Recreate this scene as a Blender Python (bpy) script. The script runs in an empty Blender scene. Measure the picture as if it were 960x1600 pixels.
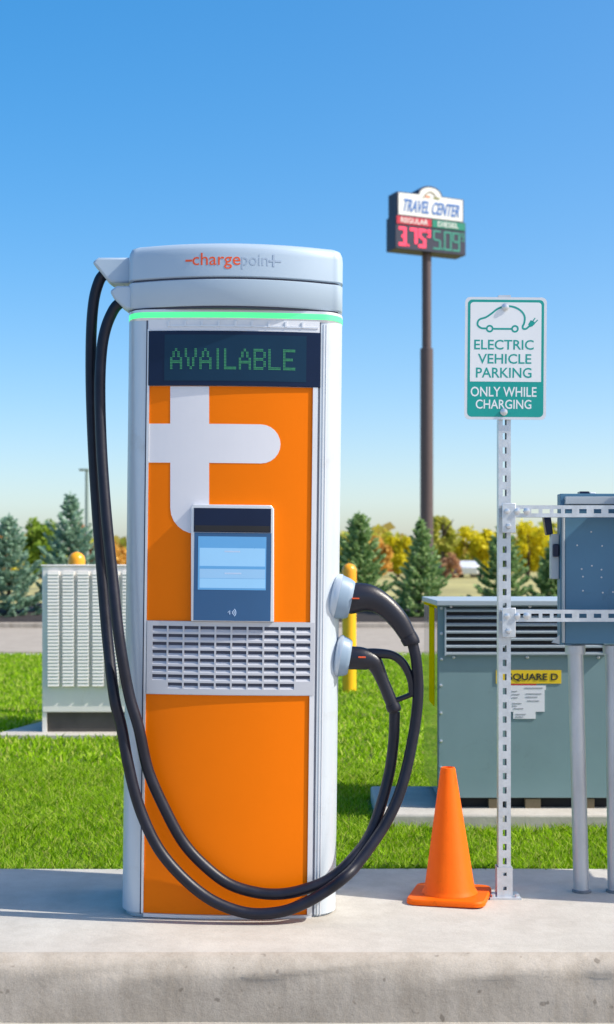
import bpy, bmesh, math, random
import numpy as np
from mathutils import Vector, Matrix, Euler
R = math.radians
random.seed(7); rng = np.random.default_rng(7)
SC = bpy.context.scene
COL = SC.collection

# ------------------------------------------------------------------ camera, sky, sun, exposure
F = 2137.0; EYE = 1.17; HY = 880.0          # focal length in photo pixels, eye height, horizon row
cam = bpy.data.cameras.new('camera'); co = bpy.data.objects.new('camera', cam); COL.objects.link(co)
co.location = (0, 0, EYE); co.rotation_euler = (R(90), 0, 0)
cam.sensor_fit = 'VERTICAL'; cam.sensor_height = 24.0; cam.lens = F/1600*24
cam.shift_y = (HY-800)/1600
cam.clip_start = 0.05; cam.clip_end = 3000
cam.dof.use_dof = True; cam.dof.focus_distance = 4.5; cam.dof.aperture_fstop = 3.0
SC.camera = co

SUN_E, SUN_F = 43.0, 13.0
world = bpy.data.worlds.new('World'); SC.world = world; world.use_nodes = True
wn, wl = world.node_tree.nodes, world.node_tree.links
sky = wn.new('ShaderNodeTexSky'); sky.sky_type = 'NISHITA'; sky.sun_disc = False
sky.sun_elevation = R(SUN_E); sky.sun_rotation = R(90+SUN_F)
sky.altitude = 0; sky.air_density = 0.7; sky.dust_density = 2.0; sky.ozone_density = 0.0
bg = wn['Background']; bg.inputs['Strength'].default_value = 0.130
hs = wn.new('ShaderNodeHueSaturation'); hs.inputs['Saturation'].default_value = 2.05
wb = wn.new('ShaderNodeMix'); wb.data_type = 'RGBA'; wb.blend_type = 'MULTIPLY'; wb.inputs[0].default_value = 1.0; wb.inputs[7].default_value = (2.0, 1.99, 1.93, 1)
gm = wn.new('ShaderNodeGamma'); gm.inputs['Gamma'].default_value = 0.65
wl.new(sky.outputs['Color'], gm.inputs['Color']); wl.new(gm.outputs['Color'], hs.inputs['Color']); wl.new(hs.outputs['Color'], wb.inputs[6]); wl.new(wb.outputs[2], bg.inputs['Color'])
sl = bpy.data.lights.new('sun', 'SUN'); so = bpy.data.objects.new('sun', sl); COL.objects.link(so)
sl.energy = 3.65; sl.angle = R(0.5); sl.color = (1.0, 0.945, 0.85)
sdir = Vector((math.cos(R(SUN_E))*math.cos(R(SUN_F)), -math.cos(R(SUN_E))*math.sin(R(SUN_F)), math.sin(R(SUN_E))))
so.rotation_euler = sdir.to_track_quat('Z', 'Y').to_euler()
SC.view_settings.view_transform = 'Standard'; SC.view_settings.look = 'None'
SC.view_settings.exposure = 0.65; SC.view_settings.gamma = 1.0; SC.view_settings.use_curve_mapping = False

# ------------------------------------------------------------------ helpers
def W(x, y, d): return Vector(((x-480)/F*d, d, EYE-(y-HY)/F*d))      # photo pixel at a distance -> metres

def mat(name, col, rough=0.5, metal=0.0, var=0.06, scale=6.0, bump=0.0, bscale=60.0, spec=0.5, emit=None, estr=1.0, coat=0.0, island=None, stretch=None, trans=0.0, scuff=None):
    m = bpy.data.materials.new(name); m.use_nodes = True
    n, l = m.node_tree.nodes, m.node_tree.links
    p = n['Principled BSDF']
    p.inputs['Roughness'].default_value = rough; p.inputs['Metallic'].default_value = metal
    p.inputs['Specular IOR Level'].default_value = spec
    p.inputs['Coat Weight'].default_value = coat
    tc = n.new('ShaderNodeTexCoord')
    vec = tc.outputs['Object']
    if stretch:
        mp = n.new('ShaderNodeMapping'); mp.inputs['Scale'].default_value = stretch
        l.new(vec, mp.inputs['Vector']); vec = mp.outputs['Vector']
    nz = n.new('ShaderNodeTexNoise'); nz.inputs['Scale'].default_value = scale; nz.inputs['Detail'].default_value = 6
    nz.inputs['Roughness'].default_value = 0.6
    l.new(vec, nz.inputs['Vector'])
    rp = n.new('ShaderNodeValToRGB')
    c = Vector(col[:3])
    rp.color_ramp.elements[0].position = 0.3; rp.color_ramp.elements[1].position = 0.7
    rp.color_ramp.elements[0].color = (*[max(0, v*(1-var)) for v in c], 1)
    rp.color_ramp.elements[1].color = (*[min(1, v*(1+var)) for v in c], 1)
    l.new(nz.outputs['Fac'], rp.inputs['Fac'])
    out = rp.outputs['Color']
    if island:                                   # list of colours picked per leaf / blade
        gm = n.new('ShaderNodeNewGeometry'); r2 = n.new('ShaderNodeValToRGB')
        els = r2.color_ramp.elements
        while len(els) < len(island): els.new(0.5)
        for i, cc in enumerate(island):
            els[i].position = i/(len(island)-1); els[i].color = (*cc, 1)
        l.new(gm.outputs['Random Per Island'], r2.inputs['Fac'])
        mx = n.new('ShaderNodeMix'); mx.data_type = 'RGBA'; mx.blend_type = 'MIX'; mx.inputs[0].default_value = 0.7
        l.new(out, mx.inputs[6]); l.new(r2.outputs['Color'], mx.inputs[7]); out = mx.outputs[2]
    if scuff:                                    # worn, dirty marks with a shape of their own
        sn = n.new('ShaderNodeTexNoise'); sn.inputs['Scale'].default_value = scuff[0]; sn.inputs['Detail'].default_value = 9; sn.inputs['Roughness'].default_value = 0.75; sn.inputs['Distortion'].default_value = 0.6
        l.new(tc.outputs['Object'], sn.inputs['Vector'])
        sr = n.new('ShaderNodeValToRGB'); sr.color_ramp.elements[0].position = 0.30; sr.color_ramp.elements[1].position = 0.43
        k = 1-scuff[1]; sr.color_ramp.elements[0].color = (k, k*.98, k*.95, 1); sr.color_ramp.elements[1].color = (1, 1, 1, 1)
        l.new(sn.outputs['Fac'], sr.inputs['Fac'])
        sm = n.new('ShaderNodeMix'); sm.data_type = 'RGBA'; sm.blend_type = 'MULTIPLY'; sm.inputs[0].default_value = 1.0
        l.new(out, sm.inputs[6]); l.new(sr.outputs['Color'], sm.inputs[7]); out = sm.outputs[2]
    l.new(out, p.inputs['Base Color'])
    rr = n.new('ShaderNodeMapRange'); rr.inputs['To Min'].default_value = max(0, rough-0.06); rr.inputs['To Max'].default_value = min(1, rough+0.06)
    l.new(nz.outputs['Fac'], rr.inputs['Value']); l.new(rr.outputs['Result'], p.inputs['Roughness'])
    if bump:
        n2 = n.new('ShaderNodeTexNoise'); n2.inputs['Scale'].default_value = bscale; n2.inputs['Detail'].default_value = 5
        l.new(vec, n2.inputs['Vector'])
        b = n.new('ShaderNodeBump'); b.inputs['Strength'].default_value = bump; b.inputs['Distance'].default_value = 0.01
        l.new(n2.outputs['Fac'], b.inputs['Height']); l.new(b.outputs['Normal'], p.inputs['Normal'])
    if emit:
        p.inputs['Emission Color'].default_value = (*emit, 1); p.inputs['Emission Strength'].default_value = estr
    if trans:
        tr = n.new('ShaderNodeBsdfTranslucent'); ms = n.new('ShaderNodeMixShader'); ms.inputs['Fac'].default_value = trans
        l.new(out, tr.inputs['Color']); l.new(p.outputs['BSDF'], ms.inputs[1]); l.new(tr.outputs['BSDF'], ms.inputs[2])
        l.new(ms.outputs['Shader'], n['Material Output'].inputs['Surface'])
    return m

def concrete(name, light, dark, stain=0.5, bump=0.5, spots=True):
    m = bpy.data.materials.new(name); m.use_nodes = True
    n, l = m.node_tree.nodes, m.node_tree.links; p = n['Principled BSDF']; p.inputs['Roughness'].default_value = 0.9
    p.inputs['Specular IOR Level'].default_value = 0.2
    tc = n.new('ShaderNodeTexCoord')
    def noise(s, d=6, r=0.6, st=None):
        v = tc.outputs['Object']
        if st:
            mp = n.new('ShaderNodeMapping'); mp.inputs['Scale'].default_value = st; l.new(v, mp.inputs['Vector']); v = mp.outputs['Vector']
        z = n.new('ShaderNodeTexNoise'); z.inputs['Scale'].default_value = s; z.inputs['Detail'].default_value = d; z.inputs['Roughness'].default_value = r
        l.new(v, z.inputs['Vector']); return z.outputs['Fac']
    def ramp(src, a, b, ca, cb):
        r = n.new('ShaderNodeValToRGB'); r.color_ramp.elements[0].position = a; r.color_ramp.elements[1].position = b
        r.color_ramp.elements[0].color = (*ca, 1); r.color_ramp.elements[1].color = (*cb, 1); l.new(src, r.inputs['Fac']); return r.outputs['Color']
    def mul(a, b, f):
        x = n.new('ShaderNodeMix'); x.data_type = 'RGBA'; x.blend_type = 'MULTIPLY'; x.inputs[0].default_value = f
        l.new(a, x.inputs[6]); l.new(b, x.inputs[7]); return x.outputs[2]
    c = ramp(noise(2.2, 8, 0.65), 0.3, 0.7, dark, light)
    c = mul(c, ramp(noise(9, 5, 0.7, (1, 1, 0.35)), 0.35, 0.6, (0.72, 0.70, 0.67), (1, 1, 1)), stain)
    c = mul(c, ramp(noise(220, 2), 0.3, 0.65, (0.75, 0.74, 0.72), (1, 1, 1)), 0.5)
    if spots: c = mul(c, ramp(noise(26, 2, 0.4), 0.25, 0.30, (0.35, 0.33, 0.31), (1, 1, 1)), 0.6)
    l.new(c, p.inputs['Base Color'])
    b = n.new('ShaderNodeBump'); b.inputs['Strength'].default_value = bump; b.inputs['Distance'].default_value = 0.006
    l.new(noise(45, 8, 0.7), b.inputs['Height']); l.new(b.outputs['Normal'], p.inputs['Normal'])
    return m

def empty(name, loc=(0, 0, 0), rot=(0, 0, 0)):
    o = bpy.data.objects.new(name, None); COL.objects.link(o); o.location = loc; o.rotation_euler = rot
    o.empty_display_size = 0.1
    return o
def tag(o, label=None, cat=None, group=None, kind=None):
    if label: o['label'] = label
    if cat: o['category'] = cat
    if group: o['group'] = group
    if kind: o['kind'] = kind
    return o

def text_geo(body, thick=0.0):
    cu = bpy.data.curves.new('lettering', 'FONT'); cu.body = body; cu.size = 1; cu.offset = thick; cu.resolution_u = 3
    o = bpy.data.objects.new('lettering', cu); COL.objects.link(o)
    dg = bpy.context.evaluated_depsgraph_get()
    me = bpy.data.meshes.new_from_object(o.evaluated_get(dg))
    v = [tuple(q.co[:2]) for q in me.vertices]; f = [list(q.vertices) for q in me.polygons]
    bpy.data.objects.remove(o); bpy.data.curves.remove(cu); bpy.data.meshes.remove(me)
    return v, f

def catmull(pts, n=8):
    pts = [np.array(p, float) for p in pts]; out = []
    P = [2*pts[0]-pts[1]]+pts+[2*pts[-1]-pts[-2]]
    for i in range(1, len(P)-2):
        for k in range(n):
            t = k/n; a, b, c, d = P[i-1], P[i], P[i+1], P[i+2]
            out.append(0.5*((2*b)+(c-a)*t+(2*a-5*b+4*c-d)*t*t+(3*b-a-3*c+d)*t**3))
    out.append(pts[-1]); return out

class MB:
    """collects shapes, builds ONE mesh object; shapes are polygons in (x,z) pushed along -y, or free 3-D shapes"""
    def __init__(s): s.bm = bmesh.new(); s.mats = []; s.map = None; s.cut = None
    def mi(s, m):
        if m not in s.mats: s.mats.append(m)
        return s.mats.index(m)
    def add(s, verts, faces, m, warp=True):
        t = bmesh.new(); vs = [t.verts.new(v) for v in verts]
        for f in faces:
            try: t.faces.new([vs[i] for i in f])
            except ValueError: pass
        if warp and s.map:
            if s.cut:
                xs = [v.co.x for v in t.verts]; lo, hi = min(xs), max(xs)
                k = math.floor(lo/s.cut)+1
                while k*s.cut < hi-1e-5:
                    bmesh.ops.bisect_plane(t, geom=t.verts[:]+t.edges[:]+t.faces[:], dist=1e-6, plane_co=(k*s.cut, 0, 0), plane_no=(1, 0, 0)); k += 1
            for v in t.verts: v.co = s.map(v.co)
        i = s.mi(m)
        t.verts.index_update(); base = [s.bm.verts.new(v.co) for v in t.verts]
        for f in t.faces:
            try:
                g = s.bm.faces.new([base[v.index] for v in f.verts]); g.material_index = i
            except ValueError: pass
        t.free(); return s
    def prism(s, poly, y0, y1, m):                       # poly in (x,z)
        n = len(poly)
        v = [(x, y0, z) for x, z in poly]+[(x, y1, z) for x, z in poly]
        f = [list(range(n)), list(range(2*n-1, n-1, -1))]+[[i, i+n, (i+1) % n+n, (i+1) % n] for i in range(n)]
        return s.add(v, f, m)
    def prism_z(s, poly, z0, z1, m):                     # poly in (x,y)
        n = len(poly)
        v = [(x, y, z0) for x, y in poly]+[(x, y, z1) for x, y in poly]
        f = [list(range(n-1, -1, -1)), list(range(n, 2*n))]+[[i, (i+1) % n, (i+1) % n+n, i+n] for i in range(n)]
        return s.add(v, f, m)
    def box(s, x0, x1, y0, y1, z0, z1, m):
        return s.prism([(x0, z0), (x1, z0), (x1, z1), (x0, z1)], min(y0, y1), max(y0, y1), m)
    def loft(s, rings, m, caps=True, closed=True):
        n = len(rings[0]); v = [p for r in rings for p in r]; f = []
        for k in range(len(rings)-1):
            for i in range(n if closed else n-1):
                j = (i+1) % n; f.append([k*n+i, k*n+j, (k+1)*n+j, (k+1)*n+i])
        if caps: f.append(list(range(n-1, -1, -1))); f.append([(len(rings)-1)*n+i for i in range(n)])
        return s.add(v, f, m)
    def tube(s, pts, rad, m, seg=12, flat=1.0, caps=True):
        pts = [Vector([float(q) for q in p]) for p in pts]
        rad = [float(q) for q in rad] if hasattr(rad, '__len__') else [rad]*len(pts)
        rings = []; up = None
        for i, p in enumerate(pts):
            t = (pts[min(i+1, len(pts)-1)]-pts[max(i-1, 0)]).normalized()
            if up is None:
                up = Vector((0, 1, 0)) if abs(t.y) < 0.9 else Vector((1, 0, 0))
            up = (up-t*up.dot(t)).normalized(); sd = t.cross(up)
            rings.append([tuple(p+rad[i]*(math.cos(a)*up*flat+math.sin(a)*sd)) for a in [2*math.pi*k/seg for k in range(seg)]])
        return s.loft(rings, m, caps)
    def lathe(s, prof, m, seg=24, c=(0, 0, 0), axis='z'):
        rings = []
        for r, h in prof:
            rg = []
            for k in range(seg):
                a = 2*math.pi*k/seg
                if axis == 'z': rg.append((c[0]+r*math.cos(a), c[1]+r*math.sin(a), c[2]+h))
                elif axis == 'y': rg.append((c[0]+r*math.cos(a), c[1]+h, c[2]+r*math.sin(a)))
                else: rg.append((c[0]+h, c[1]+r*math.cos(a), c[2]+r*math.sin(a)))
            rings.append(rg)
        return s.loft(rings, m)
    def cells(s, xs, zs, hole, y0, y1, m):               # slab on a grid with missing cells
        nx, nz = len(xs)-1, len(zs)-1
        idx = {}; v = []; f = []
        def P(i, k, b):
            if (i, k, b) not in idx: idx[(i, k, b)] = len(v); v.append((xs[i], y1 if b else y0, zs[k]))
            return idx[(i, k, b)]
        solid = lambda i, k: 0 <= i < nx and 0 <= k < nz and not hole(i, k)
        for i in range(nx):
            for k in range(nz):
                if not solid(i, k): continue
                f.append([P(i, k, 0), P(i+1, k, 0), P(i+1, k+1, 0), P(i, k+1, 0)])
                f.append([P(i, k, 1), P(i, k+1, 1), P(i+1, k+1, 1), P(i+1, k, 1)])
                if not solid(i-1, k): f.append([P(i, k, 0), P(i, k+1, 0), P(i, k+1, 1), P(i, k, 1)])
                if not solid(i+1, k): f.append([P(i+1, k, 0), P(i+1, k, 1), P(i+1, k+1, 1), P(i+1, k+1, 0)])
                if not solid(i, k-1): f.append([P(i, k, 0), P(i, k, 1), P(i+1, k, 1), P(i+1, k, 0)])
                if not solid(i, k+1): f.append([P(i, k+1, 0), P(i+1, k+1, 0), P(i+1, k+1, 1), P(i, k+1, 1)])
        return s.add(v, f, m)
    def text(s, body, x0, x1, z0, z1, y0, y1, m, thick=0.0, slant=0.0):
        v, f = text_geo(body, thick)
        ax = min(p[0] for p in v); bx = max(p[0] for p in v); az = min(p[1] for p in v); bz = max(p[1] for p in v)
        q = []
        for a, b in v:
            t = (b-az)/(bz-az); q.append((x0+(a-ax)/(bx-ax)*(x1-x0)+slant*(t-0.5)*(z1-z0), z0+t*(z1-z0)))
        n = len(q); V = [(a, y0, b) for a, b in q]+[(a, y1, b) for a, b in q]
        FF = [list(g) for g in f]
        ec = {}
        for g in f:
            for i in range(len(g)):
                e = (g[i], g[(i+1) % len(g)]); ec[e] = 1
        for (a, b) in list(ec):
            if (b, a) not in ec: FF.append([b, a, a+n, b+n])
        return s.add(V, FF, m)
    def ribbon(s, pts, w, y0, y1, m, closed=False):       # flat stroke in the (x,z) plane
        pts = [Vector(p) for p in pts]; n = len(pts); A, B = [], []
        for i in range(n):
            if closed: t = pts[(i+1) % n]-pts[i-1]
            else: t = pts[min(i+1, n-1)]-pts[max(i-1, 0)]
            t.normalize(); nn = Vector((-t.y, t.x))*w/2
            A.append(pts[i]+nn); B.append(pts[i]-nn)
        for i in range(n if closed else n-1):
            j = (i+1) % n
            s.prism([tuple(A[i]), tuple(B[i]), tuple(B[j]), tuple(A[j])], y0, y1, m)
        return s
    def build(s, name, parent=None, bevel=0.0, smooth=35, loc=None):
        bm = s.bm
        bmesh.ops.recalc_face_normals(bm, faces=bm.faces[:])
        if smooth:
            for f in bm.faces: f.smooth = True
            for e in bm.edges:
                if len(e.link_faces) == 2:
                    if e.calc_face_angle(0) > R(smooth): e.smooth = False
        me = bpy.data.meshes.new(name); bm.to_mesh(me); bm.free()
        for m in s.mats: me.materials.append(m)
        o = bpy.data.objects.new(name, me); COL.objects.link(o)
        if parent: o.parent = parent
        if loc: o.location = loc
        if bevel:
            b = o.modifiers.new('bevel', 'BEVEL'); b.width = bevel; b.segments = 2; b.limit_method = 'ANGLE'; b.angle_limit = R(40); b.harden_normals = False
        return o

def rrect(x0, x1, z0, z1, r, n=6):
    p = []
    for cx, cz, a0 in ((x1-r, z0+r, -90), (x1-r, z1-r, 0), (x0+r, z1-r, 90), (x0+r, z0+r, 180)):
        for k in range(n+1):
            a = R(a0+90*k/n); p.append((cx+r*math.cos(a), cz+r*math.sin(a)))
    return p

def quads_mesh(name, V, nper, mats, parent=None, midx=None):    # V: (N,nper,3) polygons
    N = V.shape[0]; me = bpy.data.meshes.new(name)
    me.vertices.add(N*nper); me.vertices.foreach_set('co', V.reshape(-1).astype(np.float32))
    me.loops.add(N*nper); me.loops.foreach_set('vertex_index', np.arange(N*nper, dtype=np.int32))
    me.polygons.add(N); me.polygons.foreach_set('loop_start', np.arange(0, N*nper, nper, dtype=np.int32))
    for m in mats: me.materials.append(m)
    me.update(calc_edges=True); me.validate()
    o = bpy.data.objects.new(name, me); COL.objects.link(o)
    if parent: o.parent = parent
    return o

# ------------------------------------------------------------------ materials
M = {}
M['concrete'] = concrete('pad concrete', (0.575, 0.545, 0.49), (0.47, 0.44, 0.395), 0.4, 0.35, False)
M['kerb'] = concrete('kerb concrete', (0.53, 0.475, 0.41), (0.40, 0.355, 0.30), 0.7, 0.45, True)
M['road'] = concrete('access road paving', (0.42, 0.375, 0.32), (0.35, 0.31, 0.265), 0.4, 0.3, False)
M['lane'] = concrete('parking lane concrete', (0.50, 0.47, 0.42), (0.38, 0.355, 0.32), 0.5, 0.6, True)
M['asphalt'] = mat('asphalt', (0.06, 0.06, 0.06), 0.95, var=0.4, scale=80, bump=0.8, bscale=150)
M['lawn'] = mat('lawn soil', (0.10, 0.16, 0.012), 0.95, var=0.5, scale=4, bump=0.6, bscale=80)
M['field'] = mat('dry field grass', (0.36, 0.32, 0.12), 0.95, var=0.45, scale=0.25, bump=0.5, bscale=8)
M['mulch'] = mat('bark mulch', (0.025, 0.02, 0.02), 0.95, var=0.6, scale=12, bump=1.0, bscale=40)
M['grass'] = mat('grass blades', (0.17, 0.32, 0.012), 0.6, var=0.25, scale=2.5, spec=0.08, trans=0.4,
                 island=[(0.15, 0.31, 0.006), (0.27, 0.49, 0.008), (0.35, 0.60, 0.012), (0.38, 0.60, 0.02), (0.55, 0.70, 0.12), (0.56, 0.50, 0.16)])
M['silver'] = mat('silver painted metal', (0.55, 0.61, 0.67), 0.36, 0.2, var=0.02, scale=3, scuff=(5, .10))
M['cap'] = mat('silver cap plastic', (0.40, 0.50, 0.60), 0.38, 0.1, var=0.02, scale=3)
M['cupgrey'] = mat('grey holster cup', (0.24, 0.33, 0.43), 0.4, var=0.03)
M['trim'] = mat('pale metal trim', (0.72, 0.73, 0.76), 0.3, 0.3, var=0.02)
M['grille'] = mat('silver grille', (0.52, 0.53, 0.57), 0.4, 0.2, var=0.02)
M['seam'] = mat('dark seam', (0.05, 0.055, 0.09), 0.6, var=0.1)
M['orange'] = mat('orange panel', (0.85, 0.178, 0.0), 0.42, var=0.03, scale=2, spec=0.12)
M['white_graphic'] = mat('pale grey graphic', (0.70, 0.70, 0.74), 0.4, var=0.015)
M['black'] = mat('black display glass', (0.006, 0.014, 0.045), 0.22, var=0.1, spec=0.25)
M['display'] = mat('dark teal display glass', (0.006, 0.03, 0.065), 0.25, var=0.1, spec=0.25)
M['led'] = mat('green led dots', (0.03, 0.2, 0.09), 0.5, emit=(0.05, 0.36, 0.13), estr=0.22)
M['green_light'] = mat('green status light', (0.08, 0.5, 0.2), 0.35, emit=(0.06, 0.75, 0.22), estr=0.75)
M['lens'] = mat('frosted light lens', (0.70, 0.72, 0.76), 0.25, var=0.02)
M['logo_orange'] = mat('orange lettering', (0.80, 0.10, 0.02), 0.5, var=0.02)
M['logo_grey'] = mat('grey lettering', (0.33, 0.42, 0.54), 0.4, var=0.02)
M['term'] = mat('blue terminal glass', (0.025, 0.095, 0.22), 0.3, var=0.05)
M['screen_a'] = mat('screen blue', (0.05, 0.15, 0.3), 0.3, emit=(0.10, 0.34, 0.66), estr=0.40)
M['screen_b'] = mat('screen pale blue', (0.1, 0.2, 0.3), 0.3, emit=(0.24, 0.48, 0.76), estr=0.52)
M['screen_c'] = mat('screen grey blue', (0.1, 0.2, 0.3), 0.3, emit=(0.22, 0.40, 0.64), estr=0.55)
M['icon'] = mat('pale icon', (0.45, 0.6, 0.8), 0.5)
M['rubber'] = mat('black cable rubber', (0.009, 0.010, 0.020), 0.42, var=0.3, scale=20, bump=0.05, spec=0.35)
M['plug'] = mat('black plug plastic', (0.008, 0.009, 0.019), 0.36, var=0.15, bump=0.08, bscale=200)
M['cone'] = mat('orange cone vinyl', (1.0, 0.17, 0.004), 0.5, var=0.05, scale=9, bump=0.05, spec=0.2, trans=0.25, scuff=(16, .35))
M['galv'] = mat('galvanised steel', (0.60, 0.63, 0.66), 0.42, 0.55, var=0.12, scale=30, bump=0.08, bscale=90)
M['galv_dark'] = mat('galvanised steel inside', (0.18, 0.2, 0.22), 0.6, 0.3, var=0.2, scale=30)
M['bolt'] = mat('zinc bolt', (0.62, 0.64, 0.66), 0.3, 0.7, var=0.1)
M['pipe'] = mat('galvanised conduit', (0.50, 0.52, 0.55), 0.45, 0.6, var=0.16, scale=14, bump=0.02, stretch=(1, 1, 0.25))
M['panelgrey'] = mat('slate grey enclosure paint', (0.06, 0.165, 0.265), 0.45, var=0.08, scale=3, bump=0.03, scuff=(9, .16))
M['panellight'] = mat('pale enclosure flange', (0.38, 0.42, 0.45), 0.45, var=0.06)
M['transformer'] = mat('grey green transformer paint', (0.18, 0.28, 0.305), 0.42, var=0.06, scale=3, bump=0.02, scuff=(6, .14))
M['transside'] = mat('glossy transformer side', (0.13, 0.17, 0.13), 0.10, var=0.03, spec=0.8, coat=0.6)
M['slat'] = mat('grey louvre edge', (0.36, 0.42, 0.46), 0.4, var=0.04)
M['dark'] = mat('dark gap', (0.012, 0.013, 0.016), 0.8, var=0.3)
M['yellow_label'] = mat('yellow label', (0.75, 0.52, 0.01), 0.5, var=0.04)
M['red_label'] = mat('red label', (0.55, 0.05, 0.05), 0.5)
M['black_print'] = mat('black print', (0.02, 0.02, 0.02), 0.6)
M['paper'] = mat('white paper label', (0.72, 0.73, 0.78), 0.6, var=0.03)
M['grey_print'] = mat('grey print', (0.35, 0.36, 0.40), 0.6)
M['wood'] = mat('weathered timber', (0.22, 0.17, 0.10), 0.8, var=0.3, scale=10)
M['cabwhite'] = mat('off white enclosure paint', (0.80, 0.765, 0.72), 0.5, var=0.05, scale=3, scuff=(5, .10))
M['cabbase'] = mat('brown base', (0.07, 0.062, 0.055), 0.7, var=0.2)
M['yellow'] = mat('yellow bollard plastic', (0.85, 0.46, 0.01), 0.35, var=0.06)
M['orange_dome'] = mat('orange yellow bollard cap', (0.88, 0.36, 0.01), 0.3, var=0.05)
M['sign_white'] = mat('white sign sheeting', (0.74, 0.76, 0.78), 0.4, var=0.02)
M['sign_edge'] = mat('aluminium sign edge', (0.68, 0.70, 0.73), 0.4, 0.2, var=0.03)
M['sign_green'] = mat('green sign sheeting', (0.0, 0.30, 0.265), 0.42, var=0.04)
M['navy'] = mat('dark navy sign case', (0.012, 0.018, 0.05), 0.5, var=0.1)
M['pole'] = mat('brown grey steel pole', (0.085, 0.06, 0.065), 0.5, 0.1, var=0.08)
M['lit_white'] = mat('white sign face', (0.75, 0.76, 0.75), 0.4, var=0.02)
M['sign_blue'] = mat('blue lettering', (0.03, 0.16, 0.50), 0.5)
M['led_red'] = mat('red led digits', (0.5, 0.03, 0.06), 0.5, emit=(0.85, 0.03, 0.10), estr=0.9)
M['led_green'] = mat('green led digits', (0.02, 0.16, 0.12), 0.5, emit=(0.01, 0.16, 0.12), estr=0.7)
M['red'] = mat('red sign panel', (0.55, 0.02, 0.05), 0.4)
M['panelgreen'] = mat('green sign panel', (0.0, 0.22, 0.15), 0.4)
M['bark'] = mat('bark', (0.09, 0.065, 0.045), 0.9, var=0.3, scale=12, bump=0.6)
M['lamp'] = mat('grey green lamp pole', (0.20, 0.27, 0.26), 0.5, var=0.08)
def leafmat(name, cols):
    return mat(name, cols[1], 0.65, var=0.2, scale=1.2, spec=0.2, island=cols, trans=0.4)
M['spruce'] = leafmat('blue green needles', [(0.09, 0.19, 0.12), (0.29, 0.46, 0.33), (0.55, 0.70, 0.55)])
M['spruce_green'] = leafmat('green needles', [(0.08, 0.18, 0.05), (0.27, 0.43, 0.16), (0.58, 0.70, 0.36)])
M['leaf_yellow'] = leafmat('yellow leaves', [(0.45, 0.40, 0.01), (0.70, 0.62, 0.02), (0.85, 0.74, 0.06)])
M['leaf_olive'] = leafmat('olive leaves', [(0.25, 0.29, 0.03), (0.46, 0.48, 0.07), (0.64, 0.56, 0.15)])
M['leaf_orange'] = leafmat('orange leaves', [(0.45, 0.22, 0.04), (0.70, 0.40, 0.08), (0.80, 0.58, 0.18)])
M['leaf_green'] = leafmat('green leaves', [(0.12, 0.22, 0.02), (0.22, 0.34, 0.035), (0.34, 0.44, 0.07)])
M['leaf_red'] = leafmat('red leaves', [(0.32, 0.15, 0.08), (0.52, 0.28, 0.16), (0.60, 0.42, 0.24)])
M['car_dark'] = mat('dark car paint', (0.03, 0.03, 0.07), 0.25, coat=0.5)
M['car_white'] = mat('white car paint', (0.75, 0.75, 0.77), 0.25, coat=0.5)
M['car_red'] = mat('red car paint', (0.45, 0.02, 0.02), 0.25, coat=0.5)
M['car_glass'] = mat('car glass', (0.02, 0.025, 0.03), 0.1)
M['tyre'] = mat('tyre', (0.015, 0.015, 0.015), 0.8)
M['stone'] = mat('pale gravel', (0.52, 0.50, 0.47), 0.9, var=0.3, scale=30, bump=0.8, bscale=40)

# ------------------------------------------------------------------ setting
GZ = -0.04
def sheet(name, x0, x1, y0, y1, z, m, n=1):
    b = MB(); v = [(x0, y0, z), (x1, y0, z), (x1, y1, z), (x0, y1, z)]
    b.add(v, [[0, 1, 2, 3]], m); o = b.build(name, smooth=0); tag(o, kind='structure'); return o
# one terrain sheet, stepping down to the parking lane in front of the kerb
b = MB(); ys = [4.6, 32, 60, 120, 260, 1500]; zs = [GZ-0.012]*6
v = []; f = []
for i, y in enumerate(ys):
    for x in (-900, 900): v.append((x, y, zs[i]))
for i in range(len(ys)-1): f.append([2*i, 2*i+1, 2*i+3, 2*i+2])
b.add(v, f, M['field']); tag(b.build('ground', smooth=0), kind='structure')
sheet('lawn', -60, 60, 5.0, 18.15, GZ-0.004, M['lawn'])
sheet('parking_lane', -60, 60, -40, 4.3, -0.19, M['lane'])
sheet('road', -300, 300, 18.45, 25.75, GZ-0.006, M['road'])
sheet('gravel_edge', -60, 60, 18.1, 18.32, GZ, M['stone'])
b = MB(); b.prism_z([(-300, 25.75), (300, 25.75), (300, 25.92), (-300, 25.92)], GZ-0.02, GZ+0.09, M['kerb']); tag(b.build('far_kerb', smooth=0, bevel=0.02), kind='structure')
b = MB(); b.prism_z([(-300, 18.32), (300, 18.32), (300, 18.47), (-300, 18.47)], GZ-0.03, GZ+0.035, M['road']); tag(b.build('near_kerb', smooth=0, bevel=0.02), kind='structure')
# low mulch mound, raised so dark mulch doubles as shade under the spruces
b = MB(); prof = [(25.92, GZ+0.02), (26.4, GZ+0.14), (28, GZ+0.24), (30.5, GZ+0.30), (31.5, GZ-0.03)]
xs = [-40+2*i for i in range(41)]
v = [(x, y, z+0.03*math.sin(x*1.7+y)) for x in xs for y, z in prof]; n = len(prof)
b.add(v, [[i*n+k, (i+1)*n+k, (i+1)*n+k+1, i*n+k+1] for i in range(len(xs)-1) for k in range(n-1)], M['mulch'])
tag(b.build('planting_bed', smooth=60), kind='structure')

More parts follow.
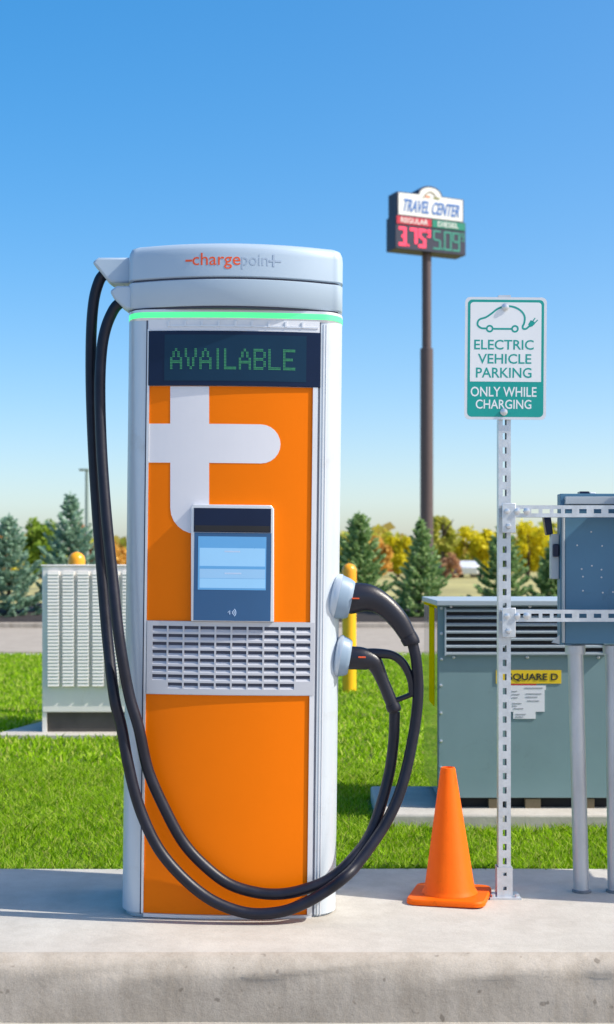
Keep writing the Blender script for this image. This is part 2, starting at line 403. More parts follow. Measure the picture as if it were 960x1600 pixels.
# concrete island: rounded front edge, kerb face, and slab top
yaw = R(-0.6)
def island_profile():
    p = []
    for k in range(9):
        a = R(90*k/8); p.append((4.115-0.065*math.sin(a), -0.065+0.065*math.cos(a)))
    return p
pr = island_profile()
b = MB()
xs = np.linspace(-14, 14, 141)
rows = [(5.24, -0.12), (5.245, -0.012), (5.235, 0.0)]+[(5.235-(5.235-4.115)*k/6, 0.0) for k in range(1, 6)]
v = []; 
allr = rows+[(pr[0][0], 0.0)]
for x in xs:
    for (y, z) in allr: v.append((x, y+0.004*math.sin(x*3.1)*(y > 5.1), z))
n = len(allr)
b.add(v, [[i*n+k, i*n+k+1, (i+1)*n+k+1, (i+1)*n+k] for i in range(len(xs)-1) for k in range(n-1)], M['concrete'])
o = b.build('concrete_pad', smooth=50); tag(o, kind='structure'); o.rotation_euler = (0, 0, 0)
# kerb nose and face, with chipped unevenness
b = MB(); xs = np.linspace(-14, 14, 561); rowsk = pr+[(4.048, -0.10), (4.05, -0.15), (4.05, -0.26)]
v = []
for x in xs:
    for i, (y, z) in enumerate(rowsk):
        j = 0.0
        if 1 <= i: j = 0.0035*math.sin(x*7.3+i)+0.0025*math.sin(x*19.1+2*i)
        if abs(x-0.82) < 0.05 and 4 <= i <= 8: j += 0.008
        v.append((x, y+j, z+(0.3*j if 0 < i < 9 else 0)))
n = len(rowsk)
b.add(v, [[i*n+k, i*n+k+1, (i+1)*n+k+1, (i+1)*n+k] for i in range(len(xs)-1) for k in range(n-1)], M['kerb'])
tag(b.build('kerb', smooth=60), kind='structure')

# grass blades: one object
def grass():
    def scatter(n, y0, y1):
        y = y0+(y1-y0)*rng.random(n); hw = 0.30*y+0.5
        x = (rng.random(n)*2-1)*hw; return x, y
    parts = []
    def blades(x, y, h, w, three):
        n = len(x); a = rng.random(n)*2*np.pi; ln = rng.random(n)*1.1*h; la = rng.random(n)*2*np.pi
        keep = ~((x > 0.30) & (x < 2.2) & (y > 6.18) & (y < 7.0)) & ~((x > -2.1) & (x < -.6) & (y > 9.4) & (y < 10.6))
        keep &= ~((y < 5.25))
        x, y, a, ln, la, h, w = [q[keep] for q in (x, y, a, ln, la, h, w)]
        dx, dy = np.cos(a)*w/2, np.sin(a)*w/2; tx, ty = np.cos(la)*ln, np.sin(la)*ln
        z0 = np.full_like(x, GZ-0.006)
        p0 = np.stack([x-dx, y-dy, z0], 1); p1 = np.stack([x+dx, y+dy, z0], 1)
        m0 = np.stack([x-dx*.8+tx*.35, y-dy*.8+ty*.35, z0+h*.6], 1); m1 = np.stack([x+dx*.8+tx*.35, y+dy*.8+ty*.35, z0+h*.6], 1)
        t = np.stack([x+tx, y+ty, z0+h], 1)
        return np.stack([p0, p1, m1, t, m0], 1)
    n1 = 175000; x, y = scatter(n1, 5.24, 8.2); pz = .5+.5*np.sin(x*5.1+1.3*np.sin(y*3.7))*np.sin(y*4.3+x*1.9); parts.append(blades(x, y, (0.018+0.030*rng.random(n1))*(.75+.6*pz), 0.0035+0.0035*rng.random(n1), 1))
    n2 = 110000; x, y = scatter(n2, 8.2, 18.1); parts.append(blades(x, y, 0.022+0.032*rng.random(n2), 0.010+0.010*rng.random(n2), 1))
    n3 = 9000; x = (rng.random(n3)*2-1)*2.2; y = 5.25+rng.random(n3)*0.06
    parts.append(blades(x, y, 0.025+0.05*rng.random(n3)**2, 0.005+0.003*rng.random(n3), 1))
    V = np.concatenate(parts)
    o = quads_mesh('grass', V, 5, [M['grass']]); tag(o, 'bright green mown lawn grass behind the concrete pad', 'grass', kind='stuff')
grass()

# ------------------------------------------------------------------ vegetation
def tube_tree(b, pts, r0, r1, m, seg=7):
    n = len(pts); b.tube(pts, [r0+(r1-r0)*i/(n-1) for i in range(n)], m, seg)

def spruce(px, top_y, d, width, label, m, seed):
    r = np.random.default_rng(seed)
    base = W(px, 900, d); gz = GZ+0.12
    H = EYE-(top_y-HY)/F*d-gz; width *= 1.12
    root = empty('spruce_tree', (base.x, d, gz)); tag(root, label, 'tree', 'young spruces in the planting bed')
    b = MB(); tube_tree(b, [(0, 0, -0.05), (0.01, 0, H*.5), (0, 0, H*.97)], 0.055, 0.008, M['bark']); b.build('trunk', root)
    Q = []
    rad0 = width/2; ex = r.uniform(.68, 1.05); gap = r.uniform(.85, 1.2); bend = r.uniform(-.04, .04)
    z = 0.04*H
    lvl = 0
    while z < 0.985*H:
        t = z/H
        rad = rad0*(1-t)**ex*(0.8+0.4*r.random())+0.02
        nb = int(7+9*(1-t)); a0 = r.random()*6.28
        for k in range(nb):
            a = a0+2*np.pi*(k+0.5*r.random())/nb; L = rad*(0.62+0.55*r.random())
            lift = 0.22+0.5*t
            ns = max(4, int(26*L/0.6))
            for s in np.linspace(0.12, 1, ns):
                rr = L*s; zz = z-0.16*L*np.sin(s*2.4)+lift*L*s*s
                for side in range(4):
                    sp = (1-s)*0.24*L+0.035
                    off = (r.random()*2-1)*sp
                    cx = np.cos(a)*rr-np.sin(a)*off; cy = np.sin(a)*rr+np.cos(a)*off; cz = zz+(r.random()-.5)*0.05
                    da = a+(r.random()-.5)*1.8; ln = 0.07+0.05*r.random(); wd = 0.016+0.018*r.random()
                    u = np.array([np.cos(da), np.sin(da), 0.15+0.5*(r.random()-.3)]); u /= np.linalg.norm(u)
                    w = np.cross(u, r.normal(size=3)); w /= np.linalg.norm(w)+1e-6
                    c = np.array([cx+bend*np.sin(3*t), cy, cz])
                    Q.append([c-u*ln*.5, c+w*wd, c+u*ln*.6, c-w*wd])
        z += 0.078*gap*H*(1.05-0.60*t)*(0.8+0.4*r.random())
        lvl += 1
    for k in range(14):                        # leader
        zz = H*(0.95+0.06*k/14); a = r.random()*6.28; u = np.array([np.cos(a)*.5, np.sin(a)*.5, 0.9]); w = np.array([-np.sin(a), np.cos(a), 0])
        c = np.array([0, 0, zz]); Q.append([c, c+u*.03+w*.01, c+u*.08, c+u*.03-w*.01])
    quads_mesh('crown', np.array(Q), 4, [m], root)
    return root

spruce(14, 806, 27.6, 1.75, 'broad blue green spruce cut by the left edge of the photo', M['spruce'], 1)
spruce(110, 772, 28.4, 1.55, 'blue green spruce with tall thin leader behind the white louvred cabinet', M['spruce'], 2)
spruce(561, 802, 28.8, 1.35, 'pale green spruce just right of the charging station, behind the yellow bollard', M['spruce_green'], 3)
spruce(656, 812, 27.4, 1.25, 'dark green spruce in front of the tall travel sign pole', M['spruce_green'], 4)
spruce(785, 815, 29.0, 1.45, 'dark green spruce behind the perforated parking sign post', M['spruce_green'], 5)
spruce(866, 845, 29.4, 1.15, 'small dark spruce partly hidden by the grey electrical enclosure', M['spruce_green'], 6)
spruce(-75, 800, 28.6, 1.6, 'spruce mostly beyond the left edge of the photo', M['spruce'], 8)
spruce(960, 830, 29.5, 1.4, 'spruce hidden behind the grey electrical enclosure', M['spruce_green'], 9)

def leafy(px, top_y, wpx, d, label, m, seed, group='autumn trees beyond the road', leaf=0.34, n=2200, m2=None, squash=0.55):
    r = np.random.default_rng(seed)
    base = W(px, 900, d); H = EYE-(top_y-HY)/F*d-GZ; Wd = wpx/F*d
    root = empty('autumn_tree', (base.x, d, GZ)); tag(root, label, 'tree', group)
    b = MB(); tube_tree(b, [(0, 0, -0.1), (0.03*Wd, 0, H*.35), (0, 0, H*.75)], 0.045*H, 0.012*H, M['bark'])
    for k in range(6):
        a = k*1.05+r.random(); z0 = H*(0.25+0.07*k)
        tube_tree(b, [(0, 0, z0), (np.cos(a)*Wd*.18, np.sin(a)*Wd*.18, z0+H*.12), (np.cos(a)*Wd*.33, np.sin(a)*Wd*.33, z0+H*.22)], 0.018*H, 0.005*H, M['bark'], 5)
    b.build('trunk', root)
    # clump centres in an uneven crown
    nc = 26; C = []
    while len(C) < nc:
        p = r.uniform(-1, 1, 3)
        if np.dot(p, p) < 1: C.append(p)
    C = np.array(C)*np.array([Wd*.42, Wd*.42, H*squash*.72])+np.array([0, 0, H*(1-squash*.72-.08)])
    S = r.uniform(.10, .20, nc)*Wd
    i = r.integers(0, nc, n); g = r.normal(size=(n, 3)); g /= np.linalg.norm(g, axis=1)[:, None]
    c = C[i]+g*(S[i]*r.random(n)**.4)[:, None]; c[:, 2] = np.clip(c[:, 2], H*.10, H*1.02)
    u = r.normal(size=(n, 3)); u /= np.linalg.norm(u, axis=1)[:, None]; w = np.cross(u, r.normal(size=(n, 3))); w /= np.linalg.norm(w, axis=1)[:, None]
    s = (leaf*(0.6+0.8*r.random(n)))[:, None]
    V = np.stack([c-u*s*.6, c+w*s*.38, c+u*s*.6, c-w*s*.38], 1)
    quads_mesh('crown', V, 4, [m], root)
D = 120
leafy(62, 806, 74, 105, 'round yellow green tree between the two blue green spruces', M['leaf_green'], 11)
leafy(2, 832, 50, D, 'orange autumn tree at the left edge behind the broad spruce', M['leaf_orange'], 12)
leafy(128, 818, 60, D, 'pinkish tan tree behind the tall thin leader spruce', M['leaf_red'], 13)
leafy(178, 838, 62, D, 'orange brown tree between the cables and the charging station', M['leaf_orange'], 14)
leafy(538, 828, 50, D, 'yellow green tree at the right edge of the charging station', M['leaf_olive'], 15)
leafy(592, 838, 50, D-8, 'rusty orange tree right of the pale green spruce', M['leaf_orange'], 16)
leafy(622, 832, 52, D, 'yellow orange tree left of the tall travel sign pole', M['leaf_yellow'], 17)
leafy(692, 792, 54, D-4, 'tall thin olive tree just right of the travel sign pole', M['leaf_olive'], 18, squash=.7)
leafy(742, 816, 74, D, 'wide yellow tree right of the tall thin olive tree', M['leaf_yellow'], 19)
leafy(824, 812, 92, D-6, 'bright yellow tree between sign post and electrical enclosure', M['leaf_yellow'], 20, n=2800)
leafy(702, 862, 40, D-14, 'low dark red shrub beside the parked cars', M['leaf_red'], 21, n=900, leaf=.25, squash=.8)
leafy(900, 815, 90, D, 'tree hidden behind the grey electrical enclosure', M['leaf_olive'], 22)
leafy(640, 850, 60, D+8, 'low olive tree low behind the dark green spruce', M['leaf_olive'], 23)
leafy(770, 846, 80, D+10, 'low olive tree behind the perforated sign post', M['leaf_olive'], 24)
leafy(30, 846, 80, D+12, 'low yellow tree low behind the broad spruce', M['leaf_yellow'], 25)
leafy(-50, 815, 90, D, 'olive tree beyond the left edge of the photo', M['leaf_olive'], 26)
leafy(575, 850, 70, D+6, 'low yellow tree just left of the rusty orange tree', M['leaf_yellow'], 27)
leafy(665, 842, 60, D+14, 'olive tree behind the travel sign pole', M['leaf_olive'], 28)
leafy(858, 838, 70, D+12, 'olive tree at the left edge of the grey electrical enclosure', M['leaf_olive'], 29)
# far wood that closes the skyline beyond
r = np.random.default_rng(44); n = 15000
x = r.uniform(-110, 110, n); y = r.uniform(190, 215, n)
hh = 4.4+1.5*np.sin(x*.21)+0.9*np.sin(x*.57+1)+.5*np.sin(x*1.3)
c = np.stack([x, y, GZ+hh*r.random(n)**.7], 1)
u = r.normal(size=(n, 3)); u /= np.linalg.norm(u, axis=1)[:, None]; w = np.cross(u, r.normal(size=(n, 3))); w /= np.linalg.norm(w, axis=1)[:, None]
s = (.55+.5*r.random(n))[:, None]
o = quads_mesh('far_wood', np.stack([c-u*s, c+w*s*.7, c+u*s, c-w*s*.7], 1), 4, [leafmat('mixed autumn leaves', [(0.20, 0.26, 0.03), (0.40, 0.42, 0.06), (0.66, 0.54, 0.05), (0.62, 0.34, 0.10), (0.30, 0.36, 0.08)])]); tag(o, 'far olive and yellow wood along the horizon', 'wood', kind='stuff')

# ------------------------------------------------------------------ far things
def car(x, y, rz, paint, label):
    root = empty('parked_car', (x, y, GZ-0.005), (0, 0, rz)); tag(root, label, 'car', 'cars parked beyond the field')
    b = MB(); b.prism([(-2.1, .3), (2.1, .3), (2.15, .75), (1.2, .92), (.6, 1.4), (-1.0, 1.42), (-1.7, .98), (-2.15, .9)], -.85, .85, paint); b.build('body', root, bevel=.08)
    b = MB(); b.prism([(1.08, .94), (.58, 1.34), (-.95, 1.36), (-1.5, 1.0)], -.865, .865, M['car_glass']); b.build('window', root)
    for sx in (-1.3, 1.3):
        for sy in (-.78, .78):
            b = MB(); b.lathe([(.2, -.1), (.32, -.1), (.33, 0), (.32, .1), (.2, .1)], M['tyre'], 14, (sx, sy, .33), 'y'); b.build('wheel', root)
car(W(712, 0, 118).x, 118, R(35), M['car_dark'], 'dark blue car parked far beyond the spruces')
car(W(735, 0, 114).x, 114, R(78), M['car_white'], 'white car parked behind the dark blue car')
car(W(607, 0, 150).x, 150, R(88), M['car_red'], 'small red car far beyond between two spruces')

# street lamp
lx = W(136, 0, 47).x
root = empty('street_lamp', (lx, 47, GZ)); tag(root, 'thin grey street lamp on a pole behind the charging cables', 'street lamp')
b = MB(); H = EYE-(735-HY)/F*47-GZ; b.tube([(0, 0, -.1), (0, 0, H)], [.075, .055], M['lamp'], 10); b.build('pole', root)
b = MB(); b.box(-.26, .07, -.09, .09, H-.02, H+.06, M['lamp']); b.build('lamp_head', root, bevel=.015)

# tall price sign
D = 61.0
root = empty('travel_sign', (W(667, 0, D).x, D, GZ)); tag(root, 'tall dark pole sign with white top panel and red and green fuel prices', 'sign')
k = D/F; zt = lambda y: EYE-(y-HY)*k-GZ
b = MB()
b.lathe([(.29, -.2), (.29, zt(545)), (.21, zt(545)+.03), (.21, zt(395))], M['pole'], 24); b.build('pole', root)
hd = bpy.data.objects.new('sign_case', None)
al = R(24)
rotm = Matrix.Rotation(al, 4, 'Z')
def signmap(v): return rotm @ Vector((v.x, v.y, v.z))
L2 = 1.72
zb, z1, z2, z3, zc = zt(398), zt(357), zt(352-8), zt(308), zt(295)
zm = zt(345.2)
ztop = zt(309); zb = zt(397)
def newsign(): q = MB(); q.map = signmap; return q
b = newsign()
arch = [(0.62*math.cos(R(a))-.05, ztop+.02+0.40*math.sin(R(a))) for a in range(0, 181, 15)]
b.prism([(-L2, zm), (L2-.05, zm), (L2-.05, ztop)]+arch+[(-L2, ztop)], -.40, .40, M['navy'])
b.prism([(-L2-.08, zb), (L2+.03, zb), (L2+.03, zm-.01), (-L2-.08, zm-.01)], -.44, .44, M['navy'])
case = b.build('sign_case', root, bevel=.02)
b = newsign()
arch2 = [(0.55*math.cos(R(a))-.05, ztop-.03+0.37*math.sin(R(a))) for a in range(0, 181, 15)]
zw = zt(344.2)
b.prism([(-L2+.08, zw), (L2-.12, zw), (L2-.12, ztop-.05)]+arch2+[(-L2+.08, ztop-.05)], -.43, -.40, M['lit_white'])
b.text('TRAVEL CENTER', -1.42, 1.46, zw+.16, zw+.72, -.45, -.43, M['sign_blue'], .015, .22)
b.ribbon([(-.42+.37*t/6*2, ztop-.16+.30*math.sin(math.pi*t/6)) for t in range(7)], .05, -.445, -.43, M['wood'])
b.box(-.28, -.08, -.445, -.43, ztop-.12, ztop-.05, M['orange']); b.box(.1, .42, -.445, -.43, ztop-.14, ztop-.08, M['leaf_olive'])
b.build('top_panel', case)
b = newsign()
zr0, zr1 = zt(358.5), zt(346.8)
b.box(-L2-.02, -.02, -.47, -.44, zr0, zr1, M['red']); b.text('REGULAR', -1.55, -.2, zr0+.06, zr1-.05, -.485, -.47, M['lit_white'], .01)
b.build('price_header', case)
b = newsign()
b.box(.03, L2-.02, -.47, -.44, zr0, zr1, M['panelgreen']); b.text('DIESEL', .3, 1.35, zr0+.06, zr1-.05, -.485, -.47, M['lit_white'], .01)
b.build('price_header', case)
SEG = {'0': 'abcdef', '1': 'bc', '3': 'abgcd', '5': 'afgcd', '7': 'abc', '9': 'abcdfg', '.': ''}
def digit(b, ch, x, z, w, h, t, m):
    s = SEG[ch]; y0, y1 = -.455, -.44
    if 'a' in s: b.box(x, x+w, y0, y1, z+h-t, z+h, m)
    if 'd' in s: b.box(x, x+w, y0, y1, z, z+t, m)
    if 'g' in s: b.box(x+t+.005, x+w-t-.005, y0, y1, z+h/2-t/2, z+h/2+t/2, m)
    if 'b' in s: b.box(x+w-t, x+w, y0, y1, z+h/2+.005, z+h-t-.005, m)
    if 'c' in s: b.box(x+w-t, x+w, y0, y1, z+t+.005, z+h/2-.005, m)
    if 'f' in s: b.box(x, x+t, y0, y1, z+h/2+.005, z+h-t-.005, m)
    if 'e' in s: b.box(x, x+t, y0, y1, z+t+.005, z+h/2-.005, m)
for x0, txt, m, t in ((-1.64, '375', M['led_red'], .14), (.08, '509', M['led_green'], .07)):
    b = newsign(); zd = zb+.14; h = zr0-zb-.26
    digit(b, txt[0], x0, zd, .38, h, t, m); b.box(x0+.43, x0+.51, -.455, -.44, zd, zd+.09, m)
    digit(b, txt[1], x0+.55, zd, .38, h, t, m); digit(b, txt[2], x0+.98, zd, .38, h, t, m)
    digit(b, '9', x0+1.42, zd+h*.58, .17, h*.42, t*.5, m)
    b.build('price_digits', case)

# ------------------------------------------------------------------ bollards
def bollard(x, d, h, m, dome, label):
    root = empty('bollard', (x, d, GZ)); tag(root, label, 'bollard', 'yellow bollards on the lawn')
    r0 = .066
    b = MB(); b.lathe([(r0, -.1), (r0, h-.14)], m, 24); b.build('sleeve', root)
    b = MB(); b.lathe([(r0+.003, h-.17), (r0+.003, h-.07)]+[((r0+.003)*math.cos(R(a)), h-.07+.068*math.sin(R(a))) for a in range(15, 90, 15)]+[(.004, h)], dome, 24); b.build('dome_cap', root)
bollard(W(546, 0, 12.85).x, 12.85, EYE-GZ, M['yellow'], M['orange_dome'], 'yellow bollard right of the charging station behind its plugs')
bollard(W(120, 0, 10.9).x, 10.9, EYE-(862-HY)/F*10.9-GZ, M['yellow'], M['orange_dome'], 'orange yellow bollard dome showing above the white louvred cabinet')

# ------------------------------------------------------------------ white louvred cabinet (left)
d = 9.55; k = d/F
o0 = W(66, 1113, d); topz = EYE-(885-HY)*k
root = empty('louvred_cabinet', (o0.x, d, GZ)); tag(root, 'off white cabinet with columns of louvres standing on the lawn at left', 'cabinet')
H = topz-GZ; zb = o0.z-GZ; Wd = 1.0; Dp = .75
b = MB(); b.box(0, Wd, 0, Dp, zb, H, M['cabwhite']); b.build('body', root, bevel=.006)
b = MB(); b.box(.025, Wd-.03, .03, Dp-.04, .03, zb-.002, M['cabbase']); b.box(.0, .03, .01, .05, .03, zb-.002, M['cabwhite']); b.build('base', root)
b = MB(); b.box(-.008, Wd+.008, -.008, Dp, H, H+.012, M['cabwhite']); b.build('lid', root, bevel=.004)
pitch = 23.3*k
for c in range(9):
    x0 = .045+c*pitch; x1 = x0+17.5*k
    if x1 > Wd-.02: break
    b = MB(); z0 = EYE-(1072-HY)*k-GZ; z1 = EYE-(893-HY)*k-GZ; nsl = 34
    for i in range(nsl):
        za = z0+(z1-z0)*i/nsl; zb2 = z0+(z1-z0)*(i+.84)/nsl
        b.add([(x0, -.0300, zb2), (x1, -.0300, zb2), (x1, -.0345, za+.002), (x0, -.0345, za+.002), (x0, -.0300, za), (x1, -.0300, za)],
              [[0, 1, 2, 3], [3, 2, 5, 4], [0, 3, 4], [1, 5, 2]], M['cabwhite'])
    b.box(x0+.0005, x1-.0005, -.0302, .001, z0, z1, M['cabwhite'])
    b.build('louvre_column', root, smooth=0)
b = MB(); b.prism_z([(-1.6, -.12), (Wd+.25, -.12), (Wd+.25, Dp+.25), (-.05, Dp+.25), (-.30, -.02), (-1.6, -.05)], -.06, .03, M['concrete'])
o = b.build('cabinet_plinth', None, bevel=.01, loc=(o0.x, d, GZ)); tag(o, kind='structure')

# ------------------------------------------------------------------ transformer (right)
d = 6.35; k = d/F
TX = W(685, 0, d).x; TR = W(969, 0, d).x; w = TR-TX; H = EYE-(936-HY)*k; zb = EYE-(1247-HY)*k; dep = .74
b = MB(); b.box(.325, 2.2, 6.2, 7.0, GZ-.1, .03, M['concrete']); tag(b.build('transformer_pad', bevel=.012), kind='structure')
root = empty('transformer', (TX, d, .03)); tag(root, 'grey green pad mounted transformer with louvres, yellow label and paper labels', 'transformer')
z = lambda y: EYE-(y-HY)*k-.03
X = lambda x: (x-685)*k
b = MB(); b.box(0, w, 0, dep, z(1247), z(938)-.012, M['transformer']); b.build('tank', root, bevel=.004)
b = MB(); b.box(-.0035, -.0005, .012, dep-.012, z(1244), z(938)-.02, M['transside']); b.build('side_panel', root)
M['strip'] = mat('matt yellow strip', (0.95, 0.55, 0.0), 0.95, var=0.03, spec=0.0)
b = MB(); b.box(-.0052, -.0036, .16, .42, z(1105)-.012, z(946)-.01, M['strip']); b.box(-.0052, -.0036, .02, dep-.02, z(945)-.018, z(945)-.0, M['strip']); b.build('yellow_strip', root, smooth=0)  # flat yellow strip and top band on the side panel
b = MB(); b.box(-.012, w+.01, -.044, dep+.01, z(946), z(938), M['slat']); b.build('lid', root, bevel=.003)
b = MB()
zz0, zz1 = z(1023), z(949)
b.box(X(697), X(943), -.006, -.001, zz0, zz1, M['dark'])
for i in range(7):
    za = zz0+(zz1-zz0)*i/6.6
    b.add([(X(697), -.006, za+.015), (X(943), -.006, za+.015), (X(943), -.021, za+.008), (X(697), -.021, za+.008), (X(697), -.020, za), (X(943), -.020, za), (X(697), -.006, za), (X(943), -.006, za)],
          [[0, 1, 2, 3], [3, 2, 5, 4], [4, 5, 7, 6], [0, 3, 4, 6], [1, 7, 5, 2]], M['slat'])
b.box(X(694.5), X(697), -.022, -.001, zz0-.003, zz1, M['slat']); b.box(X(943), X(945.5), -.022, -.001, zz0-.003, zz1, M['slat'])
b.build('louvre', root, smooth=0)
b = MB()
b.box(X(775), X(877), -.004, -.001, z(1068), z(1047), M['yellow_label']); b.text('SQUARE D', X(794), X(872), z(1064.5), z(1052), -.006, -.004, M['black_print'], .012)
b.text('!', X(780.5), X(783), z(1064), z(1051), -.006, -.004, M['black_print'], .01)
b.box(X(797), X(838), -.0035, -.001, z(1070.5), z(1068.2), M['red_label'])
b.build('yellow_label', root, smooth=0)
b = MB()
b.prism([(X(797), z(1112)), (X(802), z(1112)), (X(802), z(1123)), (X(837), z(1123)), (X(837), z(1112)), (X(851), z(1112)), (X(851), z(1078)), (X(853), z(1078)), (X(853), z(1071)), (X(797), z(1071))], -.004, -.001, M['paper'])
for (x0, x1, y) in ((800, 808, 1079), (800, 812, 1084), (800, 809, 1089), (801, 815, 1098), (801, 808, 1102), (803, 818, 1106), (822, 846, 1083), (822, 840, 1088), (824, 843, 1094), (806, 822, 1115), (806, 818, 1119), (820, 848, 1074)):
    b.box(X(x0), X(x1), -.0055, -.004, z(y+1.3), z(y), M['grey_print'])
b.build('paper_label', root, smooth=0)
for (x, y) in [(690, 950), (690, 990), (690, 1030), (689, 1071), (689, 1114), (689, 1158), (689, 1199), (709, 1027), (824, 1027), (935, 1027), (705, 947.5), (828, 947.5)]:
    b = MB(); b.lathe([(.0075, 0), (.0075, -.006), (.003, -.008)], M['bolt'], 8, (X(x), -.0005, z(y)), 'y'); b.build('bolt', root)
b = MB(); b.box(.04, w-.03, .05, dep-.05, 0, z(1247), M['dark']); b.build('base_frame', root)
for (x0, x1) in ((765, 782), (822, 846), (915, 930)):
    b = MB(); b.box(X(x0), X(x1), .012, .049, .001, z(1249), M['wood']); b.build('support_block', root)

# ------------------------------------------------------------------ strut frame, parking sign, conduits, enclosure
dp = 4.80; k = dp/F
def hole_post(b, x0, x1, y0, y1, z0, z1, hw, hh, pitch, first, t=.003, skip=()):
    zs = [z0]; holes = set(); zz = z0+first
    while zz+hh < z1-.01:
        zs += [zz, zz+hh]; zz += pitch
    zs.append(z1); n = len(zs)-1
    cx = (x0+x1)/2; xs = [x0, cx-hw/2, cx+hw/2, x1]
    hole = lambda i, q: i == 1 and q % 2 == 1
    b.cells(xs, zs, hole, y0, y0+t, M['galv'])
    zb = [q if i in (0, len(zs)-1) else (q-.008 if i % 2 else q+.008) for i, q in enumerate(zs)]
    b.cells(xs, zb, hole, y1-t, y1, M['galv'])
    b.box(x0, x0+t, y0+t+.0005, y1-t-.0005, z0, z1, M['galv']); b.box(x1-t, x1, y0+t+.0005, y1-t-.0005, z0, z1, M['galv'])
root = empty('parking_sign', (W(787.5, 0, dp).x, dp, 0)); tag(root, 'white and green electric vehicle parking sign on a perforated steel post', 'sign')
z = lambda y: EYE-(y-HY)*k
b = MB(); hole_post(b, -.0215, .0215, -.0215, .0215, z(1362), z(463), .0135, .0225, .0495, .03); b.build('post', root, smooth=0)
b = MB(); hole_post(b, -.027, .027, -.027, .027, 0.004, z(1362)+.02, .012, .012, .05, .025); b.box(-.055, .055, -.05, .05, -.004, .006, M['galv']); b.build('post_sleeve', root, smooth=0)
for sx in (-.042, .042):
    b = MB(); b.lathe([(.008, .006), (.008, .016), (.004, .018)], M['bolt'], 6, (sx, -.03, 0)); b.build('anchor_bolt', root)
# plate, local coordinates in photo pixels round (790.5, 560)
ds = dp-.03; ks = ds/F
plate_root = MB()
tilt = Matrix.Rotation(R(.45), 4, 'Y')
pc = Vector((W(790.3, 0, ds).x-root.location.x, -.03, EYE-(560-HY)*ks))
def smap(v): return tilt @ Vector((v.x*ks, v.y, v.z*ks)) + pc
def SM(): q = MB(); q.map = smap; return q
sx = lambda x: x-790.3
sz = lambda y: 560-y
b = SM(); b.prism(rrect(-63.8, 63.8, -95.5, 95.5, 8), -.001, .002, M['sign_edge']); plate = b.build('sign_plate', root, smooth=0)
b = SM(); b.prism(rrect(-59.5, 59.5, -91.5, 91.5, 7), -.0013, -.001, M['sign_green']); b.build('green_field', plate, smooth=0)
b = SM(); b.prism([(-55.5, -36.5), (55.5, -36.5)]+rrect(-55.5, 55.5, -36.5, 87.5, 5)[7:21]+[], -.0016, -.0013, M['sign_white']); b.build('white_field', plate, smooth=0)
b = SM()
for t, x0, x1, y0, y1 in (('ELECTRIC', 741, 834, 531, 546.5), ('VEHICLE', 747, 830.5, 553, 568.5), ('PARKING', 744, 831, 574.5, 590.5)):
    b.text(t, sx(x0), sx(x1), sz(y1), sz(y0), -.0019, -.0016, M['sign_green'], .012)
for t, x0, x1, y0, y1 in (('ONLY WHILE', 736, 839, 604.5, 620), ('CHARGING', 744, 831, 624.5, 639)):
    b.text(t, sx(x0), sx(x1), sz(y1), sz(y0), -.0016, -.0013, M['sign_white'], .012)
b.build('lettering', plate, smooth=0)
b = SM(); q = lambda pts: [(sx(p[0]), sz(p[1])) for p in catmull(pts, 5)]
y0, y1 = -.0019, -.0016; mw = M['sign_green']
b.ribbon(q([(759.5, 513.5), (752, 513), (746.5, 509), (746.5, 503), (750, 499), (759, 496), (768, 490), (776, 483.5), (784, 480), (795, 478.5), (806, 481), (815, 487), (819.5, 495), (819, 504), (816.5, 510), (817.5, 513.5), (822, 513.5), (827, 509.5)]), 2.9, y0, y1, mw)
b.ribbon(q([(771, 514), (799, 514)]), 2.9, y0, y1, mw)
for cx in (765, 804.5):
    b.ribbon([(sx(cx)+4.6*math.cos(R(a)), sz(513.8)+4.6*math.sin(R(a))) for a in range(0, 360, 24)], 2.8, y0, y1, mw, True)
b.prism([(sx(x), sz(y)) for x, y in ((825, 507), (829, 500), (834.5, 502.5), (836, 505.5), (832, 509.5), (828, 511))], y0, y1, mw)
b.ribbon([(sx(832), sz(502)), (sx(836), sz(496.5))], 1.7, y0, y1, mw); b.ribbon([(sx(835.5), sz(504.5)), (sx(840), sz(499.5))], 1.7, y0, y1, mw)
b.build('car_pictogram', plate, smooth=0)
for (x, y) in ((789, 480), (788, 644)):
    b = SM()
    o = MB(); c = smap(Vector((sx(x), -.004, sz(y)))); o.lathe([(.013, 0), (.013, -.002), (.009, -.003), (.009, -.0045), (.005, -.006)], M['bolt'], 12, tuple(c), 'y'); o.build('bolt', plate)

# horizontal strut channels
def strut(y, label, zc):
    x0 = W(781, 0, dp).x; x1 = 2.35; k2 = (dp-.045)/F
    root = empty('strut_channel', (x0, dp-.0225, zc)); tag(root, label, 'strut', 'galvanised strut channels bolted to the sign post')
    L = x1-x0; b = MB(); xs = [0]; x = .062
    while x+.03 < L: xs += [x, x+.026]; x += .0385 if x < .2 else .0505
    xs.append(L); h = .0205
    b.cells(xs, [-h, -.0075, .0075, h], lambda i, q: q == 1 and i % 2 == 1, -.042, -.039, M['galv'])
    b.box(0, L, -.0385, -.001, h-.0025, h, M['galv']); b.box(0, L, -.0385, -.001, -h, -h+.0025, M['galv'])
    b.build('channel', root, smooth=0)
    for bx in (.016, .050, .084):
        b = MB(); b.lathe([(.013, -.042), (.013, -.0445), (.0095, -.0455), (.0095, -.053), (.005, -.0545)], M['bolt'], 6, (bx, 0, 0), 'y'); b.build('bolt', root)
    b = MB(); b.box(-.001, .046, -.0475, -.0425, -.075, .028, M['galv']); b.build('bracket', root, bevel=.002)
    b = MB(); b.lathe([(.011, -.0475), (.011, -.050), (.008, -.057), (.004, -.058)], M['bolt'], 6, (.0205, 0, -.052), 'y'); b.build('bolt', root)
